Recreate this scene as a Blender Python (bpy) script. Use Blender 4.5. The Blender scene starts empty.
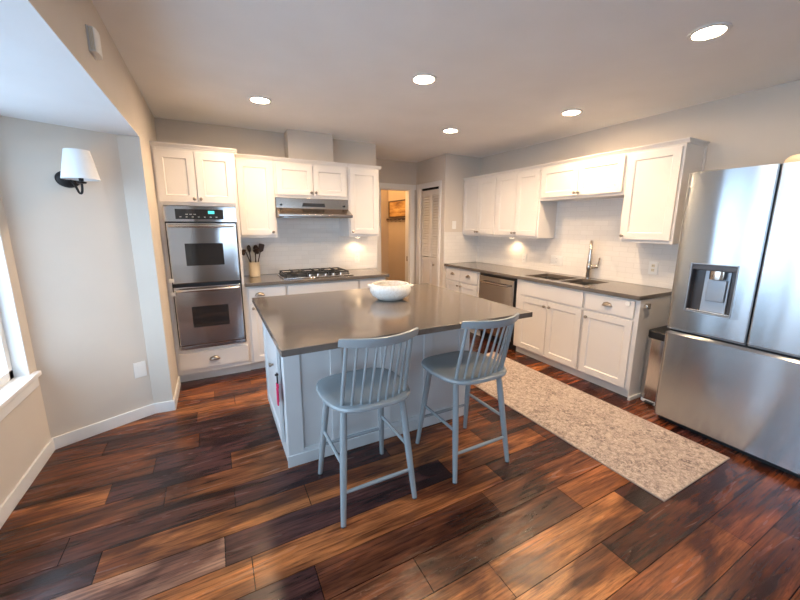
import bpy, bmesh, math, random
from mathutils import Vector, Matrix
PI = math.pi
SC = bpy.context.scene
COL = SC.collection

# ------------------------------------------------------------------ camera
cam = bpy.data.cameras.new('camera'); camo = bpy.data.objects.new('camera', cam); COL.objects.link(camo)
F_PX, CX, CY = 353.477, 402.33, 293.25
YAW, PITCH, ROLL, CAMH = 27.995, 10.891, 0.264, 1.468
cam.sensor_width = 36; cam.lens = F_PX / 800 * 36
cam.shift_x = (400 - CX) / 800; cam.shift_y = (CY - 300) / 800
yw, pt, rl = map(math.radians, (YAW, PITCH, ROLL))
Fv = Vector((math.sin(yw) * math.cos(pt), math.cos(yw) * math.cos(pt), -math.sin(pt)))
Rv = Vector((math.cos(yw), -math.sin(yw), 0)); Uv = Rv.cross(Fv)
R2 = Rv * math.cos(rl) + Uv * math.sin(rl); U2 = -Rv * math.sin(rl) + Uv * math.cos(rl)
M = Matrix((R2, U2, -Fv)).transposed().to_4x4(); M.translation = (0, 0, CAMH)
camo.matrix_world = M; cam.clip_start = 0.05
SC.camera = camo

# ------------------------------------------------------------------ world, daylight, exposure
SC.view_settings.view_transform = 'Standard'; SC.view_settings.look = 'None'
SC.view_settings.gamma = 1; SC.view_settings.use_curve_mapping = False
SC.view_settings.exposure = 0.92
W = bpy.data.worlds.new('sky'); SC.world = W; W.use_nodes = True
wn = W.node_tree; wn.nodes.clear()
wo = wn.nodes.new('ShaderNodeOutputWorld'); wb = wn.nodes.new('ShaderNodeBackground')
wb.inputs['Color'].default_value = (0.56, 0.77, 1.0, 1); wb.inputs['Strength'].default_value = 4.5
wn.links.new(wb.outputs[0], wo.inputs[0])
def area_light(name, loc, rot, sx, sy, power, color, portal=False, spread=None):
    l = bpy.data.lights.new(name, 'AREA'); l.shape = 'RECTANGLE'; l.size = sx; l.size_y = sy
    l.energy = power; l.color = color
    if portal: l.cycles.is_portal = True
    if spread: l.spread = spread
    o = bpy.data.objects.new(name, l); COL.objects.link(o); o.location = loc; o.rotation_euler = rot
    return o
# portals in the window openings guide the sky light indoors
area_light('sky_portal', (-1.19, 2.07, 1.29), (0, -PI / 2, 0), 1.5, 1.56, 1, (1, 1, 1), True)
area_light('sky_portal', (-1.19, 0.42, 1.29), (0, -PI / 2, 0), 1.5, 1.50, 1, (1, 1, 1), True)
area_light('sky_portal', (1.25, -3.14, 1.45), (PI / 2, 0, 0), 1.8, 1.2, 1, (1, 1, 1), True)

# ------------------------------------------------------------------ materials
def mat(name, color=(.8, .8, .8), rough=.5, metal=0, spec=.5, **kw):
    m = bpy.data.materials.new(name); m.use_nodes = True
    b = m.node_tree.nodes['Principled BSDF']
    b.inputs['Base Color'].default_value = (*color, 1); b.inputs['Roughness'].default_value = rough
    b.inputs['Metallic'].default_value = metal; b.inputs['Specular IOR Level'].default_value = spec
    for k, v in kw.items(): b.inputs[k.replace('_', ' ')].default_value = v
    return m
def nd(m, t, **kw):
    n = m.node_tree.nodes.new(t)
    for k, v in kw.items(): setattr(n, k, v)
    return n
def lk(m, a, b): m.node_tree.links.new(a, b)
def bsdf(m): return m.node_tree.nodes['Principled BSDF']
def coords(m, scale=(1, 1, 1), kind='Object', rot=(0, 0, 0)):
    tc = nd(m, 'ShaderNodeTexCoord'); mp = nd(m, 'ShaderNodeMapping')
    mp.inputs['Scale'].default_value = scale; mp.inputs['Rotation'].default_value = rot
    lk(m, tc.outputs[kind], mp.inputs['Vector']); return mp.outputs[0]
def noise(m, vec, scale, detail=3, rough=.5, dist=0):
    n = nd(m, 'ShaderNodeTexNoise'); n.inputs['Scale'].default_value = scale
    n.inputs['Detail'].default_value = detail; n.inputs['Roughness'].default_value = rough
    n.inputs['Distortion'].default_value = dist; lk(m, vec, n.inputs['Vector']); return n.outputs[0]
def ramp(m, fac, stops):
    r = nd(m, 'ShaderNodeValToRGB'); e = r.color_ramp.elements
    while len(e) < len(stops): e.new(.5)
    for i, (p, c) in enumerate(stops):
        e[i].position = p; e[i].color = (*c, 1) if len(c) == 3 else c
    lk(m, fac, r.inputs[0]); return r.outputs[0]
def bump(m, h, strength, dist=.01):
    b = nd(m, 'ShaderNodeBump'); b.inputs['Strength'].default_value = strength; b.inputs['Distance'].default_value = dist
    lk(m, h, b.inputs['Height']); lk(m, b.outputs[0], bsdf(m).inputs['Normal'])
def mixc(m, fac, a, b, mode='MIX'):
    x = nd(m, 'ShaderNodeMix', data_type='RGBA', blend_type=mode)
    for s, v in ((x.inputs[0], fac), (x.inputs[6], a), (x.inputs[7], b)):
        if hasattr(v, 'is_linked') or hasattr(v, 'links'): lk(m, v, s)
        elif isinstance(v, (int, float)): s.default_value = v
        else: s.default_value = (*v, 1)
    return x.outputs[2]
def painted(name, color, rough, grain=180, amt=.06, dist=.002):
    m = mat(name, color, rough); v = coords(m)
    bump(m, noise(m, v, grain, 2), amt, dist)
    n = noise(m, v, 2.5, 3)
    c = ramp(m, n, [(0.3, tuple(x * .97 for x in color)), (0.7, tuple(min(1, x * 1.02) for x in color))])
    lk(m, c, bsdf(m).inputs['Base Color']); return m

M_wall = painted('greige_wall_paint', (.655, .59, .515), .75, 140, .15)
M_ceil = painted('ceiling_paint', (.84, .84, .84), .85, 120, .2)
M_trim = painted('white_trim_paint', (.80, .79, .77), .35)
M_cab = painted('white_cabinet_paint', (.74, .705, .67), .34, 90, .03)
M_isl = painted('pale_grey_island_paint', (.60, .615, .625), .38, 90, .03)
M_stool = painted('blue_grey_stool_paint', (.29, .325, .345), .26, 90, .03)
M_pewter = mat('pewter_hardware', (.36, .31, .26), .32, 1)
M_chrome = mat('brushed_nickel', (.62, .56, .50), .22, 1)
M_black = mat('black_plastic', (.012, .012, .013), .35)
M_iron = mat('cast_iron_black', (.015, .015, .016), .5)
M_bronze = mat('dark_bronze', (.025, .022, .022), .4, .6)
M_plate = mat('white_plastic', (.82, .81, .78), .35)
M_almond = mat('almond_plastic', (.70, .62, .46), .4)
M_dark = mat('dark_gap', (.01, .009, .008), .9)
M_fabric_shade = mat('white_lamp_shade', (.85, .86, .86), .8)
M_red = mat('red_ribbon', (.65, .02, .10), .6)
M_crock = painted('cream_glazed_ceramic', (.72, .62, .46), .3, 40, .02)
M_woodspoon = mat('dark_wood_utensil', (.055, .025, .015), .45)
M_tan = painted('tan_woven_fibre', (.70, .58, .44), .7, 160, .6, .004)
M_hall_lamplit = painted('hall_wall_lamplit_tint', (.50, .40, .29), .75, 140, .12)  # same greige as the kitchen, with warm tungsten light put into the colour

def steel(name, color, rough, sc, aniso=.6, wave=0.0, rot=0.0):
    m = mat(name, color, rough, 1); b = bsdf(m)
    v = coords(m, sc); n = noise(m, v, 1, 3, .6)
    r = nd(m, 'ShaderNodeMapRange'); r.inputs[3].default_value = rough * .8; r.inputs[4].default_value = rough * 1.25
    lk(m, n, r.inputs[0]); lk(m, r.outputs[0], b.inputs['Roughness'])
    b.inputs['Anisotropic'].default_value = aniso; b.inputs['Anisotropic Rotation'].default_value = rot
    tg = nd(m, 'ShaderNodeTangent', direction_type='RADIAL', axis='Z'); lk(m, tg.outputs[0], b.inputs['Tangent'])
    if wave:
        w = noise(m, coords(m, (2.2, 2.2, .9)), 1.3, 1, .4); bump(m, w, wave, .03)
    return m
M_fridge = steel('fridge_brushed_steel', (.47, .50, .53), .20, (400, 400, 6), .95, .30, 0.25)
M_steel = steel('appliance_brushed_steel', (.58, .575, .59), .13, (400, 400, 8), .75, .25, 0.25)
M_hoodsteel = steel('hood_steel_reflected_brown', (.44, .385, .34), .22, (300, 300, 8), .3, .1)  # steel tinted brown: the wood floor's reflection is put into its colour
M_sinksteel = steel('sink_steel', (.50, .47, .43), .3, (60, 60, 60), 0)

# dark glossy oven glass
M_glassblack = mat('dark_oven_glass', (.02, .02, .022), .06, 0, .8)
# thin window glass: mostly clear with a mirror share
M_pane = bpy.data.materials.new('window_glass'); M_pane.use_nodes = True
_n = M_pane.node_tree; _n.nodes.clear()
_o = _n.nodes.new('ShaderNodeOutputMaterial'); _mx = _n.nodes.new('ShaderNodeMixShader')
_t = _n.nodes.new('ShaderNodeBsdfTransparent'); _g = _n.nodes.new('ShaderNodeBsdfGlossy')
_g.inputs['Roughness'].default_value = 0.0; _mx.inputs[0].default_value = .07
_n.links.new(_t.outputs[0], _mx.inputs[1]); _n.links.new(_g.outputs[0], _mx.inputs[2]); _n.links.new(_mx.outputs[0], _o.inputs[0])

def emit(name, color, s):
    m = mat(name, (0, 0, 0), .5); bsdf(m).inputs['Emission Color'].default_value = (*color, 1)
    bsdf(m).inputs['Emission Strength'].default_value = s; return m
M_lamp = emit('lamp_lens', (1, .72, .45), 165)
M_puck = emit('puck_lens', (1, .72, .42), 12)
M_display = emit('oven_display', (.10, .75, .70), .8)

# quartz counter
M_quartz = mat('taupe_quartz', (.125, .105, .090), .13, 0, .9)
_v = coords(M_quartz); _c = ramp(M_quartz, noise(M_quartz, _v, 420, 2), [(.35, (.105, .088, .075)), (.65, (.145, .122, .105))])
lk(M_quartz, _c, bsdf(M_quartz).inputs['Base Color'])

# subway tile; axis says which horizontal object axis the courses run along
def tile_mat(name, axis):
    m = mat(name, (.8, .76, .7), .18); tc = nd(m, 'ShaderNodeTexCoord'); sp = nd(m, 'ShaderNodeSeparateXYZ'); cb = nd(m, 'ShaderNodeCombineXYZ')
    lk(m, tc.outputs['Object'], sp.inputs[0]); lk(m, sp.outputs[axis], cb.inputs[0]); lk(m, sp.outputs[2], cb.inputs[1])
    b = nd(m, 'ShaderNodeTexBrick'); b.offset = .5
    b.inputs['Scale'].default_value = 1; b.inputs['Brick Width'].default_value = .152; b.inputs['Row Height'].default_value = .0508
    b.inputs['Mortar Size'].default_value = .0016; b.inputs['Mortar Smooth'].default_value = .3
    b.inputs['Color1'].default_value = (.80, .765, .725, 1); b.inputs['Color2'].default_value = (.76, .725, .685, 1)
    b.inputs['Mortar'].default_value = (.69, .655, .61, 1)
    lk(m, cb.outputs[0], b.inputs['Vector']); lk(m, b.outputs[0], bsdf(m).inputs['Base Color'])
    bp_ = nd(m, 'ShaderNodeBump', invert=True); bp_.inputs['Strength'].default_value = .5; bp_.inputs['Distance'].default_value = .002
    lk(m, b.outputs[1], bp_.inputs['Height']); lk(m, bp_.outputs[0], bsdf(m).inputs['Normal']); return m
M_tileX = tile_mat('white_subway_tile_across', 0); M_tileY = tile_mat('white_subway_tile_along', 1)

# hardwood floor: per-plank colour and texture offset are mesh attributes
M_floor = mat('hand_scraped_hardwood', (.1, .05, .02), .3, 0, .38)
def build_floor_mat(m):
    at = nd(m, 'ShaderNodeAttribute', attribute_name='plank_color'); ao = nd(m, 'ShaderNodeAttribute', attribute_name='plank_offset')
    tc = nd(m, 'ShaderNodeTexCoord'); ad = nd(m, 'ShaderNodeVectorMath', operation='ADD')
    lk(m, tc.outputs['Object'], ad.inputs[0]); lk(m, ao.outputs['Vector'], ad.inputs[1])
    def mp(s):
        q = nd(m, 'ShaderNodeMapping'); q.inputs['Scale'].default_value = s; lk(m, ad.outputs[0], q.inputs[0]); return q.outputs[0]
    big = noise(m, mp((1.3, 5.0, 1)), 1, 4, .5, 1.3)          # heartwood / sapwood patches
    fine = noise(m, mp((3.5, 70, 1)), 1, 6, .72, .6)             # grain
    mid = noise(m, mp((1.3, 9, 1)), 1.2, 3, .5, 1.4)            # figure
    c_dark = mixc(m, 1.0, at.outputs['Color'], (.36, .30, .32), 'MULTIPLY')
    c_lite = mixc(m, 1.0, at.outputs['Color'], (1.55, 1.4, 1.25), 'MULTIPLY')
    f1 = ramp(m, big, [(.40, (1, 1, 1)), (.54, (0, 0, 0))])
    c = mixc(m, f1, at.outputs['Color'], c_dark)
    f2 = ramp(m, big, [(.60, (0, 0, 0)), (.70, (.75, .75, .75))])
    c = mixc(m, f2, c, c_lite)
    g = ramp(m, fine, [(.36, (.34, .29, .28)), (.50, (1, 1, 1)), (.66, (1.6, 1.5, 1.4))])
    c = mixc(m, .9, c, g, 'MULTIPLY')
    g2 = ramp(m, mid, [(.36, (.34, .28, .28)), (.5, (1, 1, 1)), (.64, (1.5, 1.42, 1.3))])
    c = mixc(m, .6, c, g2, 'MULTIPLY')
    # knots
    vo = nd(m, 'ShaderNodeTexVoronoi', feature='F1'); vo.inputs['Scale'].default_value = 1.0; lk(m, mp((.75, 2.3, 1)), vo.inputs['Vector'])
    kn = ramp(m, vo.outputs['Distance'], [(.03, (.12, .08, .07)), (.06, (.6, .5, .45)), (.12, (1, 1, 1))])
    c = mixc(m, .85, c, kn, 'MULTIPLY')
    lk(m, c, bsdf(m).inputs['Base Color'])
    rr = nd(m, 'ShaderNodeMapRange'); rr.inputs[3].default_value = .17; rr.inputs[4].default_value = .33
    lk(m, mid, rr.inputs[0]); lk(m, rr.outputs[0], bsdf(m).inputs['Roughness'])
    scr = noise(m, mp((9, 28, 1)), 1, 2, .5, .5)
    b1 = nd(m, 'ShaderNodeBump'); b1.inputs['Strength'].default_value = .5; b1.inputs['Distance'].default_value = .004; lk(m, scr, b1.inputs['Height'])
    b2 = nd(m, 'ShaderNodeBump'); b2.inputs['Strength'].default_value = .5; b2.inputs['Distance'].default_value = .0015; lk(m, fine, b2.inputs['Height'])
    lk(m, b1.outputs[0], b2.inputs['Normal']); lk(m, b2.outputs[0], bsdf(m).inputs['Normal'])
build_floor_mat(M_floor)

# distressed rug
M_rug = mat('distressed_rug_pile', (.5, .4, .33), .95, 0, .1)
def rug_mat(m):
    v = coords(m); a = noise(m, v, 36, 6, .8, .9); b = noise(m, v, 5, 4, .65); g = noise(m, v, 160, 2, .5)
    vo = nd(m, 'ShaderNodeTexVoronoi', feature='DISTANCE_TO_EDGE'); vo.inputs['Scale'].default_value = 20; lk(m, v, vo.inputs[0])
    c = ramp(m, a, [(.38, (.14, .115, .11)), (.47, (.32, .26, .235)), (.55, (.52, .43, .375)), (.7, (.62, .53, .465))])
    lin = ramp(m, vo.outputs['Distance'], [(.02, (.60, .55, .52)), (.10, (1, 1, 1))])
    c = mixc(m, .35, c, lin, 'MULTIPLY')
    f = ramp(m, b, [(.35, (0, 0, 0)), (.65, (.4, .4, .4))])
    c = mixc(m, f, c, (.56, .465, .40))
    gg = ramp(m, g, [(.3, (.75, .75, .75)), (.7, (1.15, 1.15, 1.15))]); c = mixc(m, .8, c, gg, 'MULTIPLY')
    lk(m, c, bsdf(m).inputs['Base Color']); bump(m, g, .7, .004)
rug_mat(M_rug)
M_rugedge = mat('rug_binding', (.34, .28, .24), .9)
# marbled bowl
M_bowl = mat('white_stoneware', (.78, .76, .72), .28)
_c = ramp(M_bowl, noise(M_bowl, coords(M_bowl), 60, 4, .7), [(.40, (.70, .66, .60)), (.55, (.80, .78, .74))])
lk(M_bowl, _c, bsdf(M_bowl).inputs['Base Color'])
# picture
M_picture = mat('sepia_landscape_print', (.4, .2, .06), .5)
_c = ramp(M_picture, noise(M_picture, coords(M_picture, (1, 3, 9)), 2.0, 4, .6), [(.35, (.14, .055, .015)), (.5, (.42, .22, .06)), (.65, (.62, .42, .16))])
lk(M_picture, _c, bsdf(M_picture).inputs['Base Color'])
M_frame = mat('dark_walnut_frame', (.045, .018, .008), .4)
M_bounce_ground = painted('pale_bounce_ground', (.50, .53, .56), .9, 8, .5)  # invented pale, cool surface that bounces daylight up to the ceiling

# ------------------------------------------------------------------ mesh helpers
class MB:
    def __init__(s): s.bm = bmesh.new()
    def box(s, x0, x1, y0, y1, z0, z1):
        m = Matrix.Translation(((x0 + x1) / 2, (y0 + y1) / 2, (z0 + z1) / 2)) @ Matrix.Diagonal((abs(x1 - x0), abs(y1 - y0), abs(z1 - z0), 1))
        bmesh.ops.create_cube(s.bm, size=1, matrix=m); return s
    def prism(s, pts, z0, z1, axis='z'):
        """closed polygon pts extruded along an axis"""
        def P(a, b, c): return {'z': (a, b, c), 'x': (c, a, b), 'y': (a, c, b)}[axis]
        lo = [s.bm.verts.new(P(a, b, z0)) for a, b in pts]; hi = [s.bm.verts.new(P(a, b, z1)) for a, b in pts]
        n = len(pts); s.bm.faces.new(lo[::-1]); s.bm.faces.new(hi)
        for i in range(n): s.bm.faces.new((lo[i], lo[(i + 1) % n], hi[(i + 1) % n], hi[i]))
        return s
    def lathe(s, prof, seg=32, origin=(0, 0, 0), mtx=None, a0=0, a1=2 * PI, sy=1.0):
        """prof = [(r, z)...] revolved about z"""
        full = abs(a1 - a0 - 2 * PI) < 1e-6; N = seg if full else seg + 1; rings = []
        T = mtx or Matrix.Identity(4); O = Vector(origin)
        for r, z in prof:
            if r < 1e-6: rings.append([s.bm.verts.new(T @ (Vector((0, 0, z))) + O)]); continue
            rings.append([s.bm.verts.new(T @ Vector((r * math.cos(a0 + (a1 - a0) * k / seg), sy * r * math.sin(a0 + (a1 - a0) * k / seg), z)) + O) for k in range(N)])
        for A, B in zip(rings, rings[1:]):
            for k in range(seg):
                k2 = (k + 1) % N
                a = [A[0]] if len(A) == 1 else [A[k], A[k2]]; b = [B[0]] if len(B) == 1 else [B[k2], B[k]]
                if len(a) + len(b) > 2: s.bm.faces.new(a + b)
        return s
    def tube(s, path, rad, seg=12, cap=True):
        path = [Vector(p) for p in path]; n = len(path); rad = rad if isinstance(rad, (list, tuple)) else [rad] * n
        rings = []; up = None
        for i, p in enumerate(path):
            d = (path[min(i + 1, n - 1)] - path[max(i - 1, 0)]).normalized()
            if up is None: up = Vector((0, 0, 1)) if abs(d.z) < .9 else Vector((1, 0, 0))
            a = d.cross(up).normalized(); b = a.cross(d).normalized(); up = b
            rings.append([s.bm.verts.new(p + (a * math.cos(2 * PI * k / seg) + b * math.sin(2 * PI * k / seg)) * rad[i]) for k in range(seg)])
        for A, B in zip(rings, rings[1:]):
            for k in range(seg): s.bm.faces.new((A[k], A[(k + 1) % seg], B[(k + 1) % seg], B[k]))
        if cap: s.bm.faces.new(rings[0][::-1]); s.bm.faces.new(rings[-1])
        return s
    def build(s, name, material, parent=None, bevel=0, smooth=False, seg=2, ang=35):
        bmesh.ops.recalc_face_normals(s.bm, faces=s.bm.faces)
        me = bpy.data.meshes.new(name); s.bm.to_mesh(me); s.bm.free(); me.materials.append(material)
        o = bpy.data.objects.new(name, me); COL.objects.link(o)
        if parent: o.parent = parent
        if smooth:
            for p in me.polygons: p.use_smooth = True
        if bevel:
            b = o.modifiers.new('bevel', 'BEVEL'); b.width = bevel; b.segments = seg; b.limit_method = 'ANGLE'; b.angle_limit = math.radians(ang)
            for p in me.polygons: p.use_smooth = True
            o.modifiers.new('wn', 'WEIGHTED_NORMAL')
        elif smooth:
            me.set_sharp_from_angle(angle=math.radians(40))
        return o
def tag(o, label=None, cat=None, group=None, kind=None):
    if label: o['label'] = label
    if cat: o['category'] = cat
    if group: o['group'] = group
    if kind: o['kind'] = kind
    return o
def empty(name, loc=(0, 0, 0), rz=0, label=None, cat=None, group=None, kind=None):
    o = bpy.data.objects.new(name, None); COL.objects.link(o); o.location = loc; o.rotation_euler = (0, 0, rz); o.empty_display_size = .05
    return tag(o, label, cat, group, kind)
def copy_tree(o, parent=None):
    c = o.copy(); COL.objects.link(c)
    if parent: c.parent = parent
    for ch in list(o.children): copy_tree(ch, c)
    return c
def B(x0, x1, y0, y1, z0, z1): return MB().box(x0, x1, y0, y1, z0, z1)
def S(name, mb, m, parent=None, bevel=0):
    o = mb.build(name, m, parent, bevel)
    if parent is None: o['kind'] = 'structure'
    return o
def bez(p0, p1, p2, n=12):
    return [tuple((1 - t) ** 2 * a + 2 * t * (1 - t) * b + t * t * c for a, b, c in zip(p0, p1, p2)) for t in [i / n for i in range(n + 1)]]
RR = -PI / 2       # right-hand run: unit fronts face -X, local x runs towards -Y
XW, YW, ZC = 3.613, 4.25, 2.452     # right wall, range wall, ceiling
XL = -.39

# ------------------------------------------------------------------ floor
def build_floor():
    bm = bmesh.new(); random.seed(5)
    D = dict(dk=(.066, .021, .013), pu=(.066, .024, .020), md=(.115, .036, .015), br=(.175, .057, .020), orr=(.29, .098, .029), lt=(.41, .16, .052), tn=(.38, .19, .115), rd=(.17, .050, .020))
    y0, w = .466, .172
    known = {0: ([2.11], ['br', 'rd']), 1: ([-.3, 1.50], ['md', 'lt', 'md']), 2: ([.957, 1.88], ['orr', 'lt', 'dk']),
             3: ([.675], ['md', 'md']), 4: ([.273, 1.21], ['pu', 'md', 'br']), 5: ([1.39], ['orr', 'dk']),
             6: ([-.07, 1.15], ['tn', 'pu', 'orr']), 7: ([-.565, .345], ['pu', 'orr', 'orr']), 8: ([-.72, -.012, .9], ['dk', 'dk', 'pu', 'br']),
             9: ([-.35, .5], ['md', 'br', 'md']), 10: ([-.627, -.015], ['orr', 'pu', 'br']), 11: ([-.435, .4], ['md', 'pu', 'dk']),
             12: ([-.2, 1.1], ['md', 'dk', 'md']), 13: ([-.75, .9], ['md', 'dk', 'md']), 14: ([.9, 2.2], ['orr', 'br', 'md']), 15: ([.05, 1.4], ['orr', 'orr', 'br']), 16: ([-.1], ['orr', 'br']), 17: ([.2], ['br', 'orr']), -1: ([.9, 2.35], ['orr', 'md', 'dk']), -2: ([1.6], ['md', 'br'])}
    X0, X1 = -1.2, 3.75; cl = bm.loops.layers.float_color.new('plank_color'); ol = bm.loops.layers.float_vector.new('plank_offset') if hasattr(bm.loops.layers, 'float_vector') else None
    g = .0007
    faces = []
    for k in range(-21, 33):
        ya, yb = y0 + k * w, y0 + (k + 1) * w
        if k in known: seams, cols = known[k]
        else: seams, cols = [random.uniform(-.6, .6)], None
        seams = list(seams)
        while seams[-1] < X1 - 1.1: seams.append(seams[-1] + random.uniform(.8, 1.5))
        while seams[0] > X0 + 1.4: seams.insert(0, seams[0] - random.uniform(.9, 1.5)); cols = [cols[0] if k in (5, 6, 2) else random.choice(['dk', 'md', 'br', 'md', 'orr'])] + cols if cols else None
        ed = [X0] + seams + [X1]; names = list(cols) if cols else []
        for i in range(len(ed) - 1):
            nm = names[i] if i < len(names) else random.choice(['dk', 'md', 'br', 'orr', 'rd', 'md', 'pu'])
            c = D[nm]; j = random.uniform(.88, 1.14); c = tuple(x * j for x in c)
            xa, xb = ed[i] + g, ed[i + 1] - g; b = .0013
            t = [bm.verts.new((x, y, 0)) for x, y in ((xa + b, ya + g + b), (xb - b, ya + g + b), (xb - b, yb - g - b), (xa + b, yb - g - b))]
            u = [bm.verts.new((x, y, -.003)) for x, y in ((xa, ya + g), (xb, ya + g), (xb, yb - g), (xa, yb - g))]
            fs = [bm.faces.new(t)] + [bm.faces.new((u[q], u[(q + 1) % 4], t[(q + 1) % 4], t[q])) for q in range(4)]
            off = (random.uniform(0, 40), random.uniform(0, 40), random.uniform(0, 40))
            for fi, f in enumerate(fs):
                faces.append((f, c if fi == 0 else tuple(x * .45 for x in c), off))
    # subfloor under the joints
    sf = [bm.verts.new(p) for p in ((X0, -3.15, -.003), (X1, -3.15, -.003), (X1, 6.3, -.003), (X0, 6.3, -.003))]
    faces.append((bm.faces.new(sf), (.008, .005, .004), (0, 0, 0)))
    r = [bm.verts.new((p.co.x, p.co.y, -.06)) for p in sf]
    faces.append((bm.faces.new(r[::-1]), (.01, .01, .01), (0, 0, 0)))
    for q in range(4): faces.append((bm.faces.new((sf[q], r[q], r[(q + 1) % 4], sf[(q + 1) % 4])), (.01, .01, .01), (0, 0, 0)))
    bm.faces.index_update()
    me = bpy.data.meshes.new('floor')
    for f, c, off in faces:
        for l in f.loops: l[cl] = (*c, 1)
    offs = {}
    for f, c, off in faces: offs[f.index] = off
    bm.to_mesh(me); bm.free()
    a = me.attributes.new('plank_offset', 'FLOAT_VECTOR', 'FACE')
    for i in range(len(me.polygons)): a.data[i].vector = offs.get(i, (0, 0, 0))
    me.materials.append(M_floor); o = bpy.data.objects.new('floor', me); COL.objects.link(o); o['kind'] = 'structure'
build_floor()

# ------------------------------------------------------------------ room shell
S('ceiling', B(-.51, 3.75, -3.15, 6.3, ZC, ZC + .1), M_ceil)
S('ceiling_bay', B(-1.3, -.51, -.75, 3.5, 2.065, 2.18).box(-.511, XL, -.75, 3.169, 2.065, 2.068), M_ceil)
S('wall_header', B(-.51, XL, -.55, 3.17, 2.068, ZC), M_wall)
S('wall_left', MB().prism([(XL, YW + .1), (XL, 3.17), (-.52, 3.183), (-.52, YW + .1)], 0, ZC), M_wall)
S('wall_bay_angle', MB().prism([(-.52, 3.183), (-1.05, 2.934), (-1.17, 2.98), (-1.17, 3.1), (-.60, 3.36), (-.52, 3.36)], 0, 2.065), M_wall)
WZ0, WZ1 = .56, 2.0
S('wall_window_side', MB().box(-1.17, -1.05, -.35, 2.95, 0, WZ0 - .02).box(-1.17, -1.05, -.35, 2.95, WZ1, 2.065)
  .box(-1.17, -1.05, 2.84, 2.95, WZ0 - .02, WZ1).box(-1.17, -1.05, 1.16, 1.30, WZ0 - .02, WZ1).box(-1.17, -1.05, -.50, -.33, 0, WZ1), M_wall)
S('wall_bay_near', MB().prism([(-1.17, -.5), (-1.05, -.5), (XL, -.68), (XL, -.80), (-1.17, -.62)], 0, 2.065), M_wall)
S('wall_left_near', B(-.51, XL, -3.1, -.66, 0, ZC), M_wall)
S('wall_back', B(XL - .13, 1.88, YW, 5.14, 0, ZC), M_wall)
S('wall_right', B(XW, XW + .12, -3.1, 4.325, 0, ZC), M_wall)
S('wall_near', MB().box(-.51, .05, -3.12, -3.0, 0, ZC).box(2.95, 3.7, -3.12, -3.0, 0, ZC).box(.05, .35, -3.12, -3.0, 0, ZC).box(2.15, 2.95, -3.12, -3.0, 0, ZC).box(.05, 2.95, -3.12, -3.0, 2.05, ZC).box(.35, 2.15, -3.12, -3.0, 0, .85), M_wall)
S('wall_pantry_end', B(2.98, XW + .12, 4.325, 4.40, 0, ZC), M_wall)
S('wall_pantry', MB().box(2.98, 3.07, 4.40, 4.455, 0, ZC).box(2.98, 3.07, 4.98, 5.14, 0, ZC).box(2.98, 3.07, 4.455, 4.98, 2.03, ZC), M_wall)
S('wall_pantry_inside', B(3.30, 3.36, 4.40, 5.14, 0, ZC), M_wall)
# wall with the hall doorway
S('wall_hall_opening', MB().box(1.88, 2.335, 5.14, 5.26, 0, ZC).box(2.86, 3.75, 5.14, 5.26, 0, ZC).box(2.335, 2.86, 5.14, 5.26, 2.03, ZC), M_wall)
S('wall_hall_right', B(2.95, 3.07, 5.26, 6.2, 0, ZC), M_hall_lamplit)
S('wall_hall_back', B(1.4, 2.95, 6.12, 6.24, 0, ZC), M_hall_lamplit)
S('wall_hall_left', B(1.4, 1.52, 5.26, 6.12, 0, ZC), M_hall_lamplit)
# soffit chase over the hood
S('wall_chase', B(.785, 1.272, 4.06, YW - .001, 2.115, ZC - .001), M_wall)

# window casings, sills, frames
def window(n, ya, yb):
    w = empty('window_%d' % n, (-1.05, ya, WZ0), kind='structure')
    h = WZ1 - WZ0; L = yb - ya
    MB().box(-.12, 0, 0, .012, 0, h).box(-.12, 0, L - .012, L, 0, h).box(-.12, 0, 0, L, h - .012, h).build('window_jamb', M_trim, w)
    fr = MB().box(-.105, -.065, .012, L - .012, 0, .06).box(-.105, -.065, .012, L - .012, h - .06, h - .012)
    fr.box(-.105, -.065, .012, .06, 0, h).box(-.105, -.065, L - .06, L - .012, 0, h).box(-.105, -.065, L / 2 - .025, L / 2 + .025, .06, h - .06)
    fr.build('window_frame', M_plate, w, .003)
    MB().box(-.088, -.084, .05, L - .05, .05, h - .05).build('window_glass', M_pane, w)
    MB().box(-.12, .034, -.03, L + .055, -.02, .008).build('window_sill', M_trim, w, .005)
    MB().box(0.0005, .016, -.01, L + .045, -.085, -.02).build('window_apron', M_trim, w, .003)
window(1, 1.30, 2.84); window(2, -.33, 1.16)
w3 = empty('window_3', (1.05, -3.0, 0), kind='structure')
fr = MB()
for a in (-.70, .175, 1.05): fr.box(a, a + .05, -.09, -.03, .85, 2.05)
fr.box(-.70, 1.10, -.09, -.03, .85, .91).box(-.70, 1.10, -.09, -.03, 1.99, 2.05).build('window_frame', M_plate, w3)
MB().box(-.66, 1.06, -.064, -.060, .91, 1.99).build('window_glass', M_pane, w3)
S('ground', B(-12, 14, -14, 14, -.5, -.35), M_bounce_ground)  # unseen ground outside, kept pale as a daylight reflector

# baseboards
def base(n, pts, h=.085, t=.014):
    for i, ((xa, ya), (xb, yb)) in enumerate(pts):
        d = Vector((xb - xa, yb - ya, 0)).normalized(); nn = Vector((-d.y, d.x, 0)) * t
        q = [(xa, ya), (xb, yb), (xb + nn.x, yb + nn.y), (xa + nn.x, ya + nn.y)]
        mb = MB().prism(q, 0, h); yield mb
for i, mb in enumerate(base('b', [((XL, 3.68), (XL, 3.166)), ((XL + .012, 3.17), (-.52, 3.183)), ((-.517, 3.183), (-1.05, 2.934)), ((-1.05, 2.944), (-1.05, -.5))])):
    o = mb.build(['baseboard_left', 'baseboard_jamb', 'baseboard_bay', 'baseboard_window'][i], M_trim, None, .003); o['kind'] = 'structure'

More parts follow.
